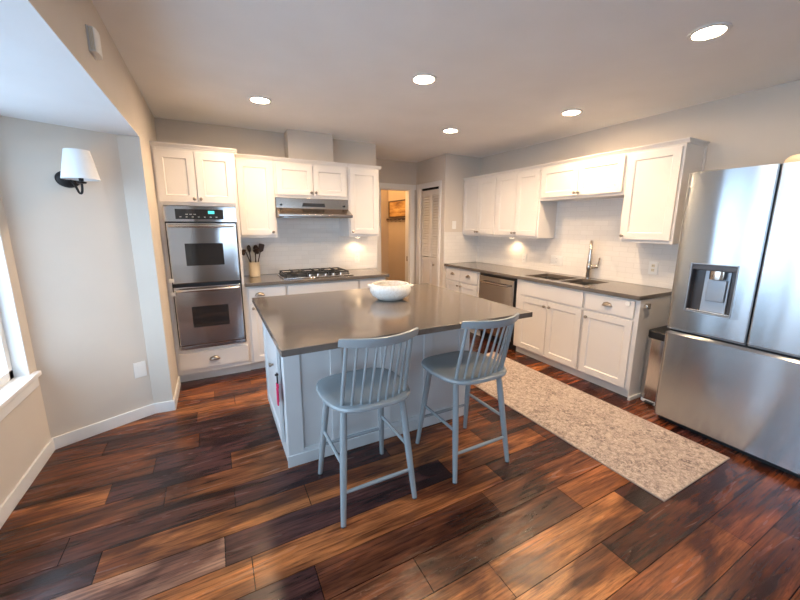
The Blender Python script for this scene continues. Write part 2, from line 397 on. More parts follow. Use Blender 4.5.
# backsplash tile (wall finish)
S('trim_1', MB().box(.24, 1.878, YW - .008, YW - .0005, .915, 1.36).box(.60, 1.38, YW - .008, YW - .0005, 1.36, 1.76), M_tileX)
S('trim_2', MB().box(XW - .008, XW - .0005, 1.34, 4.325, .915, 1.36).box(XW - .008, XW - .0005, 1.98, 2.93, 1.36, 1.76), M_tileY)
S('trim_3', B(2.985, XW - .008, 4.317, 4.3245, .915, 1.375), M_tileX)
# hall doorway casing and pantry casing
S('trim_4', MB().box(2.265, 2.335, 5.118, 5.14, 0, 2.03).box(2.86, 2.935, 5.118, 5.14, 0, 2.03).box(2.265, 2.965, 5.118, 5.14, 2.03, 2.105)
  .box(2.335, 2.350, 5.14, 5.26, 0, 2.03).box(2.845, 2.860, 5.14, 5.26, 0, 2.03).box(2.35, 2.845, 5.14, 5.26, 2.015, 2.03), M_trim, None, .002)
S('trim_5', MB().box(2.962, 2.98, 4.41, 4.462, 0, 2.03).box(2.962, 2.98, 4.975, 5.105, 0, 2.03).box(2.962, 2.98, 4.41, 5.105, 2.03, 2.105), M_trim, None, .002)

# ------------------------------------------------------------------ cabinet kit (local: x right, y inwards, front at y=0)
def shaker(x0, x1, z0, z1, rail=.058, t=.02, rec=.009, flat=False):
    mb = MB(); bm = mb.bm
    if flat: mb.box(x0, x1, -t, -.0005, z0, z1); return mb
    o = [(x0, z0), (x1, z0), (x1, z1), (x0, z1)]
    i = [(x0 + rail, z0 + rail), (x1 - rail, z0 + rail), (x1 - rail, z1 - rail), (x0 + rail, z1 - rail)]
    j = [(a + (.006 if a < (x0 + x1) / 2 else -.006), b + (.006 if b < (z0 + z1) / 2 else -.006)) for a, b in i]
    V = lambda P, y: [bm.verts.new((a, y, b)) for a, b in P]
    bk, fo, fi, pj = V(o, -.0005), V(o, -t), V(i, -t), V(j, -t + rec)
    bm.faces.new(bk[::-1]); bm.faces.new(pj)
    for q in range(4):
        r = (q + 1) % 4
        bm.faces.new((bk[q], bk[r], fo[r], fo[q])); bm.faces.new((fo[q], fo[r], fi[r], fi[q])); bm.faces.new((fi[q], fi[r], pj[r], pj[q]))
    return mb
RX = Matrix.Rotation(PI / 2, 4, 'X')
def knob(x, z, parent, y=-.02, r=.0145):
    MB().lathe([(0, 0), (r * .55, 0), (r * .42, .008), (r * .45, .013), (r, .018), (r * .98, .024), (r * .6, .029), (0, .030)], 16, (x, y, z), RX).build('knob', M_pewter, parent, smooth=True)
def cup_pull(x, z, parent, y=-.02, w=.045, name='cup_pull'):
    mb = MB(); bm = mb.bm; n, k = 14, 6; rows = []
    for j in range(k + 1):
        ph = PI / 2 * j / k; row = []
        for i in range(n + 1):
            th = PI * i / n
            row.append(bm.verts.new((x + w * math.cos(th), y - .024 * math.cos(ph) * (math.sin(th) ** .6 if 0 < i < n else 0) - .001, z - .012 + .034 * math.sin(th) * math.sin(ph) if j else z - .012)))
        rows.append(row)
    for A, C in zip(rows, rows[1:]):
        for i in range(n):
            try: bm.faces.new((A[i], A[i + 1], C[i + 1], C[i]))
            except Exception: pass
    bmesh.ops.remove_doubles(bm, verts=bm.verts, dist=1e-5)
    mb.tube([(x - w, y - .003, z - .011), (x - w * .7, y - .004, z + .013), (x, y - .004, z + .024), (x + w * .7, y - .004, z + .013), (x + w, y - .003, z - .011)], .004, 8)
    o = mb.build(name, M_pewter, parent, smooth=True); s = o.modifiers.new('s', 'SOLIDIFY'); s.thickness = .0015
def carcass(u, w, d, z0, z1, m=None):
    MB().box(0, w, 0, d, z0, z1).build('body', m or M_cab, u, .0015)
def door(u, x0, x1, z0, z1, kn=None, name='door', m=None, rail=.058, flat=False, yk=-.02):
    o = shaker(x0, x1, z0, z1, rail, flat=flat).build(name, m or M_cab, u, .0018)
    if kn: knob(kn[0], kn[1], o, yk)
    return o
def crown(u, w, d, z, left=True, right=True):
    """small crown moulding: profile (outward, up)"""
    prof = [(0, 0), (.006, 0), (.010, .010), (.020, .022), (.024, .026), (.024, .034), (0, .034)]
    mb = MB().box(0, w, 0, d, z, z + .034)
    mb.prism([(-a, z + b) for a, b in prof], 0 - (.024 if left else 0), w + (.024 if right else 0), 'x')
    if left: mb.prism([(-a, z + b) for a, b in prof], 0, d, 'y')
    if right: mb.prism([(w + a, z + b) for a, b in prof], 0, d, 'y')
    mb.build('crown', M_cab, u)

# ---- range wall: oven tower
ZT = 2.10
u = empty('oven_cabinet', (XL + .001, 3.685, 0), 0, 'tall white oven cabinet built round the double wall oven', 'cabinet')
TW = .235 - XL - .003; TD = YW - 3.685 - .001
b = MB().box(0, .035, 0, TD, .085, ZT).box(TW - .022, TW, 0, TD, .085, ZT).box(.035, TW - .022, 0, TD, 1.628, ZT).box(.035, TW - .022, 0, TD, .085, .325)
b.box(.035, TW - .022, TD - .03, TD, .325, 1.628); b.build('body', M_cab, u, .0015)
door(u, .018, .302, 1.655, 2.075, (.280, 1.685)); door(u, .308, TW - .018, 1.655, 2.075, (.330, 1.685))
dr = shaker(.025, TW - .015, .135, .295, .03, flat=True).build('drawer', M_cab, u, .002); cup_pull(TW / 2, .215, dr)
MB().box(.0, TW, .05, TD, 0, .085).build('toe_kick', M_cab, u)
crown(u, TW, TD, ZT, left=False)
# double oven
ov = empty('double_wall_oven', (XL + .001 + .037, 3.684, .327), 0, 'stainless steel double wall oven set in the tall white cabinet', 'oven')
OW = TW - .022 - .035 - .004; OH = 1.299
MB().box(0, OW, .002, .50, 0, OH).build('oven_body', M_black, ov)
MB().box(0, OW, -.028, .0, 1.162, OH - .002).build('control_panel', M_steel, ov, .003)
cp = MB().box(.085, OW - .105, -.0305, -.0285, 1.185, 1.27).build('control_display', M_glassblack, ov, .001)
MB().box(.335, .385, -.0315, -.0306, 1.232, 1.258).build('clock_readout', M_display, cp)
for q in range(7): MB().box(.115 + q * .046, .130 + q * .046, -.0315, -.0306, 1.200, 1.208).build('touch_key', M_chrome, cp)
for q in range(3): MB().box(.16 + q * .03, .180 + q * .03, -.0315, -.0306, 1.222, 1.230).build('touch_key', M_chrome, cp)
def oven_door(z0, z1):
    d = MB().box(.010, OW - .010, -.045, -.002, z0, z1).build('oven_door', M_steel, ov, .006, seg=3)
    cx = OW / 2; zc = (z0 + z1) / 2 - .01
    MB().box(cx - .150, cx + .150, -.0475, -.044, zc - .098, zc + .098).build('oven_window', M_glassblack, d, .002)
    zh = z1 - .026
    h = MB().tube([(.03, -.086, zh), (.09, -.094, zh), (cx, -.098, zh), (OW - .09, -.094, zh), (OW - .03, -.086, zh)], .0125, 14)
    h.box(.034, .056, -.086, -.044, zh - .010, zh + .010).box(OW - .056, OW - .034, -.086, -.044, zh - .010, zh + .010)
    h.build('handle', M_chrome, d, smooth=True)
    return d
for dd_, zz in ((oven_door(.622, 1.152), .655), (oven_door(.048, .590), .535)):
    MB().box(-.016, .022, -.056, -.0455, zz - .016, zz + .016).build('child_latch', M_plate, dd_, .003)
MB().box(.004, OW - .004, -.030, -.001, .004, .040).build('vent_strip', M_steel, ov, .004)

# ---- range wall uppers
YU = 3.905
def upper(loc, rz, w, z0, label, doors, kn, group, depth, ctop=2.10, lft=False, rgt=False, stile=.018, m=None):
    u = empty('wall_cabinet', (loc[0], loc[1], z0), rz, label, 'cabinet', group)
    H = ctop - z0; carcass(u, w, depth, 0, H)
    n = doors; g = .006; dw = (w - 2 * stile - g * (n - 1)) / n
    for i in range(n):
        x0 = stile + i * (dw + g)
        k = (x0 + dw - .022 if (i == 0 and (n == 2 or kn == 'r')) else x0 + .022, .030 + .028)
        door(u, x0, x0 + dw, .028, H - .022, k)
    crown(u, w, depth, H, lft, rgt)
    return u
DU = YW - YU - .001
upper((.237, YU, 0), 0, .361, 1.335, 'tall white wall cabinet beside the oven tower, above the utensil crock', 1, 'r', 'wall cabinets on the range wall', DU)
upper((.600, YU, 0), 0, .778, 1.745, 'short two-door white wall cabinet above the range hood', 2, None, 'wall cabinets on the range wall', DU)
upper((1.380, YU, 0), 0, .380, 1.335, 'tall white wall cabinet right of the range hood, next to the hall doorway', 1, 'l', 'wall cabinets on the range wall', DU, rgt=True)

# ---- range wall bases
YB = 3.700; DB = YW - YB - .001
def base_unit(loc, rz, w, label, group, depth, toe=.085, top=.878):
    u = empty('base_cabinet', loc, rz, label, 'cabinet', group)
    MB().box(0, w, 0, depth, toe, top).build('body', M_cab, u, .0015)
    MB().box(0, w, .05, depth, 0, toe).build('toe_kick', M_cab, u)
    return u
u = base_unit((.234, YB, 0), 0, .386, 'white base cabinet with one drawer, under the worktop by the utensil crock', 'base cabinets on the range wall', DB)
d = shaker(.03, .376, .715, .862, .02, flat=True).build('drawer', M_cab, u, .002); cup_pull(.13, .79, d)
door(u, .03, .376, .10, .695, (.06, .66))
u = base_unit((.622, YB, 0), 0, .786, 'white base cabinet under the gas cooktop', 'base cabinets on the range wall', DB)
shaker(.012, .774, .715, .862, .02, flat=True).build('false_front', M_cab, u, .002)
door(u, .012, .390, .10, .695, (.36, .66)); door(u, .396, .774, .10, .695, (.426, .66))
u = base_unit((1.410, YB, 0), 0, .335, 'narrow white base cabinet at the hall end of the range wall', 'base cabinets on the range wall', DB)
d = shaker(.012, .320, .715, .862, .02, flat=True).build('drawer', M_cab, u, .002)
door(u, .012, .320, .10, .695, (.04, .66))
o = B(.236, 1.772, 3.648, YW - .0085, .879, .914).build('worktop', M_quartz, None, .003)
tag(o, 'taupe quartz worktop along the range wall under the cooktop', 'worktop')

# cooktop
ck = empty('gas_cooktop', (.985, 3.955, .9145), 0, 'black gas cooktop with cast iron grates on the range wall worktop', 'cooktop')
MB().box(-.375, .375, -.235, .235, 0, .012).build('cooktop_pan', M_steel, ck, .004)
MB().box(-.36, .36, -.155, .225, .012, .015).build('cooktop_surface', M_black, ck, .001)
for gx in (-.235, 0, .235):
    g = MB(); w_ = .112
    g.box(gx - w_, gx + w_, -.155, -.143, .034, .046).box(gx - w_, gx + w_, .208, .220, .034, .046)
    g.box(gx - w_, gx - w_ + .012, -.155, .22, .034, .046).box(gx + w_ - .012, gx + w_, -.155, .22, .034, .046)
    g.box(gx - w_, gx + w_, .026, .038, .034, .046).box(gx - .006, gx + .006, -.155, .22, .036, .050)
    for a in (-w_ + .001, w_ - .013):
        for b_ in (-.155, .208): g.box(gx + a, gx + a + .012, b_, b_ + .012, .0155, .036)
    g.build('grate', M_iron, ck, .002)
for bx, by, r in ((-.235, -.06, .034), (-.235, .13, .042), (0, .035, .05), (.235, -.06, .042), (.235, .13, .034)):
    MB().lathe([(0, .0155), (r * 1.2, .0155), (r * 1.15, .022), (r, .024), (r * .95, .030), (0, .031)], 20, (bx, by, 0)).build('burner', M_iron, ck, smooth=True)
for q in range(5):
    MB().lathe([(0, .0125), (.020, .0125), (.019, .017), (.016, .018), (.0145, .036), (.012, .038), (0, .038)], 18, (-.10 + q * .085, -.195, 0)).build('knob', M_chrome, ck, smooth=True)

# range hood
hd = empty('range_hood', (.602, 3.904, 1.545), 0, 'slim stainless range hood under the short wall cabinet', 'range hood')
HW = .773
MB().prism([(.34, 0), (-.150, 0), (-.158, .006), (-.158, .030), (-.012, .092), (-.012, .197), (.34, .197)], 0, HW, 'x').build('hood_body', M_hoodsteel, hd, .003)
MB().prism([(HW / 2 - .125, .112), (HW / 2 + .125, .112), (HW / 2 + .115, .148), (HW / 2 - .115, .148)], -.0165, -.0125, 'y').build('vent_slot', M_black, hd)
for q in (.05, HW - .05):
    MB().lathe([(0, 0), (.012, 0), (.011, .012), (0, .013)], 14, (q, -.0125, .125), RX).build('button', M_black, hd, smooth=True)
MB().box(.05, HW - .05, -.13, .30, -.004, -.0005).build('filter', M_steel, hd)

# utensil crock with utensils
CXk, CYk = .375, 4.115
ck = MB().lathe([(0, 0), (.046, 0), (.052, .006), (.053, .060), (.054, .145), (.057, .152), (.055, .157), (.049, .155), (.047, .145), (.046, .012), (0, .010)], 32).build('utensil_crock', M_crock, None, smooth=True)
ck.location = (CXk, CYk, .9147); tag(ck, 'cream ceramic crock holding utensils on the range wall worktop', 'crock')
def utensil(dx, dy, tx, ty, kind, label, rot):
    o = MB(); base_ = Vector((dx, dy, .013)); top = Vector((tx, ty, .265)); p = [tuple(base_.lerp(top, k / 6)) for k in range(7)]
    o.tube(p, .0055, 8)
    dirv = (top - base_).normalized(); T = dirv.to_track_quat('Z', 'Y').to_matrix().to_4x4() @ Matrix.Rotation(rot, 4, 'Z')
    if kind == 'spoon': prof = [(0, 0), (.010, .004), (.022, .022), (.027, .045), (.022, .066), (.010, .078), (0, .080)]; o.lathe(prof, 18, tuple(top - dirv * .008), T, sy=.28)
    elif kind == 'ladle': prof = [(0, .06), (.018, .056), (.030, .040), (.034, .018), (.032, .018), (.027, .038), (.016, .052), (0, .055)]; o.lathe(prof, 20, tuple(top - dirv * .012), T @ Matrix.Rotation(.9, 4, 'X'))
    else:
        m0 = T; pts = [(-.008, 0), (-.028, .02), (-.030, .085), (-.022, .092), (.022, .092), (.030, .085), (.028, .02), (.008, 0)]
        vs = [[o.bm.verts.new(m0 @ Vector((a, y, b)) + top - dirv * .005) for a, b in pts] for y in (-.002, .002)]
        o.bm.faces.new(vs[0]); o.bm.faces.new(vs[1][::-1])
        for q in range(len(pts)): o.bm.faces.new((vs[0][q], vs[0][(q + 1) % len(pts)], vs[1][(q + 1) % len(pts)], vs[1][q]))
    ob = o.build('kitchen_utensil', M_woodspoon, None, smooth=True); ob.location = (CXk, CYk, .9147)
    tag(ob, label, 'utensil', 'utensils in the crock')
utensil(.006, -.014, -.075, -.010, 'ladle', 'dark ladle leaning furthest left in the crock', .3)
utensil(-.022, .012, -.036, .040, 'spoon', 'dark spoon standing left of centre in the crock', .2)
utensil(.018, -.018, .012, -.042, 'ladle', 'dark round-headed spoon in the middle of the crock', 2.6)
utensil(.004, .006, .068, -.002, 'spatula', 'dark flat turner leaning furthest right in the crock', 1.3)
utensil(.004, .020, .026, .040, 'spoon', 'dark spoon right of centre at the rear of the crock', .5)

# outlets and switches
def plate(name, loc, rz, w, h, label, cat, kinds, m=M_plate, mi=None):
    r = empty(name, loc, rz, label, cat)
    MB().box(-w / 2, w / 2, -.006, -.0004, -h / 2, h / 2).build('cover_plate', m, r, .002)
    n = len(kinds)
    for i, k in enumerate(kinds):
        x = (i - (n - 1) / 2) * .046
        if k == 'o':
            for z in (-.020, .020):
                p = MB().box(x - .014, x + .014, -.008, -.0061, z - .013, z + .013).build('socket', mi or m, r, .001)
                MB().box(x - .007, x - .005, -.0085, -.0079, z - .003, z + .006).box(x + .005, x + .007, -.0085, -.0079, z - .003, z + .006).build('slots', M_dark, p)
        elif k == 't':
            MB().box(x - .006, x + .006, -.007, -.0061, -.014, .014).box(x - .004, x + .004, -.016, -.007, -.002, .010).build('toggle', mi or m, r)
        else:
            MB().box(x - .016, x + .016, -.009, -.0061, -.032, .032).build('rocker', mi or m, r, .001)
    return r
plate('outlet', (1.60, YW - .008, 1.055), 0, .07, .115, 'white outlet on the tile right of the cooktop', 'outlet', ['o'])
plate('outlet', (XW - .008, 1.80, 1.088), RR, .078, .120, 'outlet with almond sockets on the tile left of the refrigerator', 'outlet', ['o'], mi=M_almond)
plate('outlet', (XW - .008, 2.86, 1.065), RR, .165, .115, 'wide white triple plate on the tile left of the faucet', 'outlet', ['r', 'o', 'r'])
plate('outlet', (XW - .008, 3.36, 1.052), RR, .07, .115, 'white outlet on the tile under the puck light', 'outlet', ['o'])
plate('light_switch', (3.155, 4.325, 1.475), 0, .07, .115, 'white light switch beside the louvered pantry door', 'switch', ['t'])
ang = math.atan2(3.183 - 2.934, -.52 + 1.05)
nrm = Vector((math.sin(ang), -math.cos(ang), 0))
def on_bay(t): return Vector((-1.05 + t * .53, 2.934 + t * .249, 0))
p_ = on_bay(.905)
plate('outlet', (p_.x, p_.y, .385), ang, .078, .120, 'white wall plate low on the angled bay wall', 'outlet', ['r'])

# ------------------------------------------------------------------ right-hand run
XU = 3.318; DU2 = XW - XU - .001
ZTR = 2.108
upper((XU, 4.324, 0), RR, .700, 1.325, 'tall two-door white wall cabinet at the pantry end of the sink wall', 2, None, 'wall cabinets on the sink wall', DU2, ZTR)
upper((XU, 3.623, 0), RR, .703, 1.325, 'tall two-door white wall cabinet above the lit puck light', 2, None, 'wall cabinets on the sink wall', DU2, ZTR)
upper((XU, 2.919, 0), RR, .938, 1.745, 'short two-door white wall cabinet over the sink', 2, None, 'wall cabinets on the sink wall', DU2, ZTR)
upper((XU, 1.980, 0), RR, .440, 1.325, 'tall single-door white wall cabinet nearest the refrigerator', 1, 'l', 'wall cabinets on the sink wall', DU2, ZTR, rgt=True)

MB().box(.440, .452, DU2 - .016, DU2, 0, ZTR - 1.325).build('scribe_strip', M_cab, [o for o in bpy.data.objects if o.name.startswith('wall_cabinet')][-1], .002)
XB = 3.035; DB2 = XW - XB - .001
u = base_unit((XB, 4.323, 0), RR, .765, 'white base cabinet with two small drawers at the pantry end', 'base cabinets on the sink wall', DB2)
for a, b_ in ((.03, .360), (.372, .735)):
    d = shaker(a, b_, .700, .862, .02, flat=True).build('drawer', M_cab, u, .002); cup_pull((a + b_) / 2, .785, d)
    door(u, a, b_, .10, .680, (b_ - .03 if a < .1 else a + .03, .63))
# dishwasher
dw = empty('dishwasher', (XB, 3.553, 0), RR, 'stainless steel dishwasher between the white base cabinets', 'dishwasher')
MB().box(.004, .636, .0, DB2, .10, .876).build('body', M_black, dw)
d = MB().box(.022, .618, -.030, -.001, .115, .846).build('dishwasher_door', M_steel, dw, .004)
MB().box(.012, .628, -.012, -.0005, .850, .874).build('control_strip', M_black, dw)
h = MB().tube([(.085, -.060, .775), (.20, -.070, .773), (.32, -.073, .772), (.44, -.070, .773), (.555, -.060, .775)], .012, 12)
h.box(.088, .108, -.06, -.029, .766, .784).box(.532, .552, -.06, -.029, .766, .784).build('handle', M_chrome, d, smooth=True)
MB().box(.006, .634, .045, .4, 0, .10).build('toe_kick', M_black, dw)
# sink base, drawer base
u = base_unit((XB, 2.910, 0), RR, .85, 'white sink base cabinet with a false front and two doors', 'base cabinets on the sink wall', .10)
bpy.data.objects.remove([c for c in u.children if c.name.startswith('body')][0])
MB().box(0, .85, 0, .02, .085, .878).box(0, .018, .02, DB2, .085, .878).box(.832, .85, .02, DB2, .085, .878).box(.018, .832, .02, DB2, .085, .103).build('body', M_cab, u, .0015)
shaker(.07, .838, .715, .862, .02, flat=True).build('false_front', M_cab, u, .002)
door(u, .07, .449, .10, .695, (.420, .640)); door(u, .455, .838, .10, .695, (.484, .640))
u = base_unit((XB, 2.058, 0), RR, .483, 'white base cabinet with drawer and door at the refrigerator end', 'base cabinets on the sink wall', DB2)
d = shaker(.014, .450, .715, .862, .02, flat=True).build('drawer', M_cab, u, .002); cup_pull(.225, .79, d)
MB().lathe([(0, 0), (.02, 0), (.02, .010), (0, .012)], 16, (.400, -.0205, .835), RX).build('child_latch', M_plate, d, smooth=True)
door(u, .014, .450, .10, .695, (.044, .640))
MB().box(.483, .488, -.004, DB2, .0, .878).build('end_panel', M_cab, u)
MB().box(.488, .502, -.002, DB2 - .02, .0, .03).build('shoe_moulding', M_trim, u)
MB().box(.4885, .515, .06, .10, .80, .845).lathe([(0, 0), (.018, 0), (.018, .01), (0, .012)], 16, (.502, .055, .822), RX).build('towel_hook', M_chrome, u, .002)

# worktop with sink cutouts
def ring_plate(x0, x1, y0, y1, holes, z0, z1):
    xs = sorted({x0, x1, *[h[0] for h in holes], *[h[1] for h in holes]}); ys = sorted({y0, y1, *[h[2] for h in holes], *[h[3] for h in holes]})
    mb = MB(); bm = mb.bm; vt = {}
    def v(x, y, z):
        k = (round(x, 5), round(y, 5), z)
        if k not in vt: vt[k] = bm.verts.new((x, y, z))
        return vt[k]
    filled = lambda i, j: 0 <= i < len(xs) - 1 and 0 <= j < len(ys) - 1 and not any(h[0] - 1e-6 <= xs[i] and xs[i + 1] <= h[1] + 1e-6 and h[2] - 1e-6 <= ys[j] and ys[j + 1] <= h[3] + 1e-6 for h in holes)
    for i in range(len(xs) - 1):
        for j in range(len(ys) - 1):
            if not filled(i, j): continue
            a, b, c, d = xs[i], xs[i + 1], ys[j], ys[j + 1]
            bm.faces.new((v(a, c, z1), v(b, c, z1), v(b, d, z1), v(a, d, z1))); bm.faces.new((v(a, d, z0), v(b, d, z0), v(b, c, z0), v(a, c, z0)))
            if not filled(i - 1, j): bm.faces.new((v(a, c, z0), v(a, c, z1), v(a, d, z1), v(a, d, z0)))
            if not filled(i + 1, j): bm.faces.new((v(b, c, z0), v(b, d, z0), v(b, d, z1), v(b, c, z1)))
            if not filled(i, j - 1): bm.faces.new((v(a, c, z0), v(b, c, z0), v(b, c, z1), v(a, c, z1)))
            if not filled(i, j + 1): bm.faces.new((v(a, d, z0), v(a, d, z1), v(b, d, z1), v(b, d, z0)))
    return mb
HOLES = [(3.10, 3.48, 2.45, 2.87), (3.10, 3.48, 2.12, 2.415)]
o = ring_plate(2.993, XW - .0085, 1.564, 4.3165, HOLES, .879, .914).build('worktop', M_quartz, None, .003)
tag(o, 'taupe quartz worktop with the sink cut into it, along the right wall', 'worktop')
sk = empty('kitchen_sink', (3.30, 2.48, .878), 0, 'undermount stainless double-bowl sink in the taupe worktop', 'sink')
for (x0, x1, y0, y1), dep in zip(HOLES, (.20, .17)):
    b = MB(); x0 -= 3.30 + .004; x1 -= 3.30 - .004; y0 -= 2.48 + .004; y1 -= 2.48 - .004; t = .0015
    b.box(x0, x1, y0, y1, -dep - t, -dep).box(x0 - t, x0, y0, y1, -dep, 0).box(x1, x1 + t, y0, y1, -dep, 0).box(x0, x1, y0 - t, y0, -dep, 0).box(x0, x1, y1, y1 + t, -dep, 0)
    q = b.build('sink_bowl', M_sinksteel, sk)
    MB().lathe([(0, -dep + .001), (.042, -dep + .001), (.044, -dep + .004), (.036, -dep + .003), (0, -dep + .002)], 20, ((x0 + x1) / 2, (y0 + y1) / 2, 0)).build('drain', M_chrome, q, smooth=True)
# faucet
fc = empty('kitchen_faucet', (3.545, 2.40, .9145), .60, 'brushed nickel pull-down gooseneck faucet behind the sink', 'faucet')
MB().lathe([(0, 0), (.030, 0), (.030, .006), (.025, .010), (.0235, .09), (.027, .10), (.027, .155), (.020, .165), (.016, .18), (.0145, .19), (0, .19)], 24).build('faucet_body', M_chrome, fc, smooth=True)
arc = [(0, 0, .185), (0, 0, .28)] + [(-.085 + .085 * math.cos(a), 0, .31 + .085 * math.sin(a)) for a in [PI * k / 12 for k in range(13)]] + [(-.172, 0, .27)]
sp = MB().tube(arc, .0155, 14).build('spout', M_chrome, fc, smooth=True)
MB().lathe([(0, 0), (.022, 0), (.023, .01), (.020, .07), (.017, .10), (0, .10)], 20, (-.172, 0, .175)).build('spray_head', M_chrome, sp, smooth=True)
lv = MB().tube([(0, -.015, .125), (0, -.06, .128), (0, -.085, .130)], [.020, .019, .017], 16).build('valve', M_chrome, fc, smooth=True)
MB().tube([(0, -.080, .135), (-.004, -.086, .18), (-.008, -.090, .225)], [.009, .008, .0085], 10).build('lever', M_chrome, lv, smooth=True)

# under-cabinet puck lights
def puck(loc, label, power, size=.03):
    r = empty('puck_light', loc, 0, label, 'under-cabinet light', 'under-cabinet puck lights')
    MB().lathe([(0, -.002), (.036, -.002), (.036, -.016), (.028, -.018), (.028, -.0175), (0, -.0175)], 24).build('housing', M_plate, r, smooth=True)
    MB().lathe([(0, -.0182), (.027, -.0182), (.027, -.0190), (0, -.0195)], 24).build('lens', M_puck, r, smooth=True)
    l = bpy.data.lights.new('puck_lamp', 'SPOT'); l.energy = power; l.color = (1, .68, .38); l.spot_size = 2.6; l.spot_blend = .6; l.shadow_soft_size = size
    o = bpy.data.objects.new('puck_lamp', l); COL.objects.link(o); o.parent = r; o.location = (0, 0, -.03)
puck((3.50, 3.50, 1.3245), 'small round puck light under the sink wall cabinets', 3.0)
puck((1.57, 4.13, 1.3345), 'small round puck light under the cabinet right of the range hood', 3.0)

# ------------------------------------------------------------------ refrigerator
fg = empty('refrigerator', (2.905, 1.318, 0), RR, 'large stainless French-door refrigerator with a water dispenser', 'refrigerator')
FW = .912; FH = 1.825
M_fside = mat('fridge_side_grey', (.20, .205, .21), .45, .5)
MB().box(.006, FW - .006, .075, .69, .03, FH - .02).build('fridge_body', M_fside, fg, .004)
MB().box(.02, FW - .02, .060, .65, .0, .05).build('base_grille', M_black, fg)
MB().box(.01, FW - .01, .060, .076, .06, FH - .025).build('door_gasket', M_black, fg)
MB().box(.03, .16, .06, .20, FH - .0195, FH + .012).box(FW - .16, FW - .03, .06, .20, FH - .0195, FH + .012).build('hinge_cover', M_fside, fg, .004)
def rprof(x0, x1, rl_, rr_, t=.058, n=7):
    """plan outline of a door; front edges rounded"""
    P = [(x0, t)]
    P += [(x0 + rl_ - rl_ * math.cos(a), rl_ - rl_ * math.sin(a)) for a in [PI / 2 * k / n for k in range(n + 1)]]
    P += [(x1 - rr_ + rr_ * math.sin(a), rr_ - rr_ * math.cos(a)) for a in [PI / 2 * k / n for k in range(n + 1)]]
    return P + [(x1, t)]
def fdoor(name, x0, x1, z0, z1, rl_, rr_, hole=None):
    mb = MB()
    if not hole: mb.prism(rprof(x0, x1, rl_, rr_), z0, z1)
    else:
        hx0, hx1, hz0, hz1 = hole; P = rprof(x0, x1, rl_, rr_); n = len(P); bm = mb.bm
        left = [p for p in P[:n // 2]] ; right = [p for p in P[n // 2:]]
        mb.prism(P, z0, hz0); mb.prism(P, hz1, z1)
        mb.prism(left + [(hx0, 0), (hx0, .058)], hz0, hz1); mb.prism([(hx1, .058), (hx1, 0)] + right, hz0, hz1)
        mb.box(hx0, hx1, .0525, .058, hz0, hz1)
    o = mb.build(name, M_fridge, fg, smooth=True); o.data.set_sharp_from_angle(angle=math.radians(30)); return o
HX0, HX1, HZ0, HZ1 = .102, .360, .885, 1.225
dl = fdoor('fridge_door', .0, .4535, .748, FH, .030, .010, (HX0, HX1, HZ0, HZ1))
dr_ = fdoor('fridge_door', .4585, FW, .748, FH, .010, .030)
M_dispgrey = mat('dispenser_grey', (.30, .33, .37), .35, .6)
M_dispdark = mat('dispenser_dark', (.055, .05, .052), .3, .3)
MB().box(HX0, HX0 + .008, -.004, .052, HZ0, HZ1).box(HX1 - .008, HX1, -.004, .052, HZ0, HZ1).box(HX0, HX1, -.004, .052, HZ0, HZ0 + .008).box(HX0, HX1, -.004, .052, HZ1 - .008, HZ1).build('dispenser_frame', M_dispgrey, dl, .002)
MB().box(HX0 + .008, HX1 - .008, .048, .0522, HZ0 + .008, HZ1 - .008).box(HX0 + .0082, HX0 + .012, .0, .048, HZ0 + .008, HZ1 - .008).build('dispenser_back', M_dispdark, dl)
MB().prism([(.030, HZ0 + .0085), (.0475, HZ0 + .0085), (.0475, HZ1 - .05), (.040, HZ1 - .05)], HX0 + .075, HX1 - .045, 'x').build('splash_plate', M_dispgrey, dl, .003)
MB().box(HX0 + .012, HX1 - .009, .002, .047, HZ1 - .045, HZ1 - .0085).build('dispenser_head', M_dispdark, dl, .003)
MB().lathe([(0, .0), (.040, .0), (.042, .030), (.040, .055), (0, .055)], 22, ((HX0 + HX1) / 2 + .02, .012, HZ1 - .10), sy=.55).build('nozzle', M_chrome, dl, smooth=True)
MB().box((HX0 + HX1) / 2 - .030, (HX0 + HX1) / 2 + .072, .020, .030, HZ0 + .09, HZ1 - .105).build('paddle', M_dispgrey, dl, .004)
MB().box(HX0 + .0125, HX1 - .009, -.002, .046, HZ0 + .0085, HZ0 + .020).build('drip_tray', M_chrome, dl, .002)
# freezer drawer with its pocket grip along the top
mb = MB().prism(rprof(0, FW, .030, .030), .050, .700)
mb.prism([(.002, .700), (.016, .718), (.058, .718), (.058, .700)], .03, FW - .03, 'x')
o = mb.build('freezer_drawer', M_fridge, fg, smooth=True); o.data.set_sharp_from_angle(angle=math.radians(30))
MB().prism([(.003, .748), (.015, .731), (.030, .731), (.050, .748)], .012, .448, 'x').build('grip_lip', M_dispgrey, dl)
MB().prism([(.003, .748), (.015, .731), (.030, .731), (.050, .748)], .464, FW - .012, 'x').build('grip_lip', M_dispgrey, dr_)

# basket on the refrigerator
bk = MB().lathe([(0, 0), (.12, 0), (.155, .015), (.168, .042), (.164, .066), (.152, .080), (.142, .078), (.152, .064), (.156, .042), (.142, .020), (0, .012)], 40).build('woven_basket', M_tan, None, smooth=True)
bk.location = (3.19, .76, FH - .0195); tag(bk, 'low round tan basket on top of the refrigerator', 'basket')

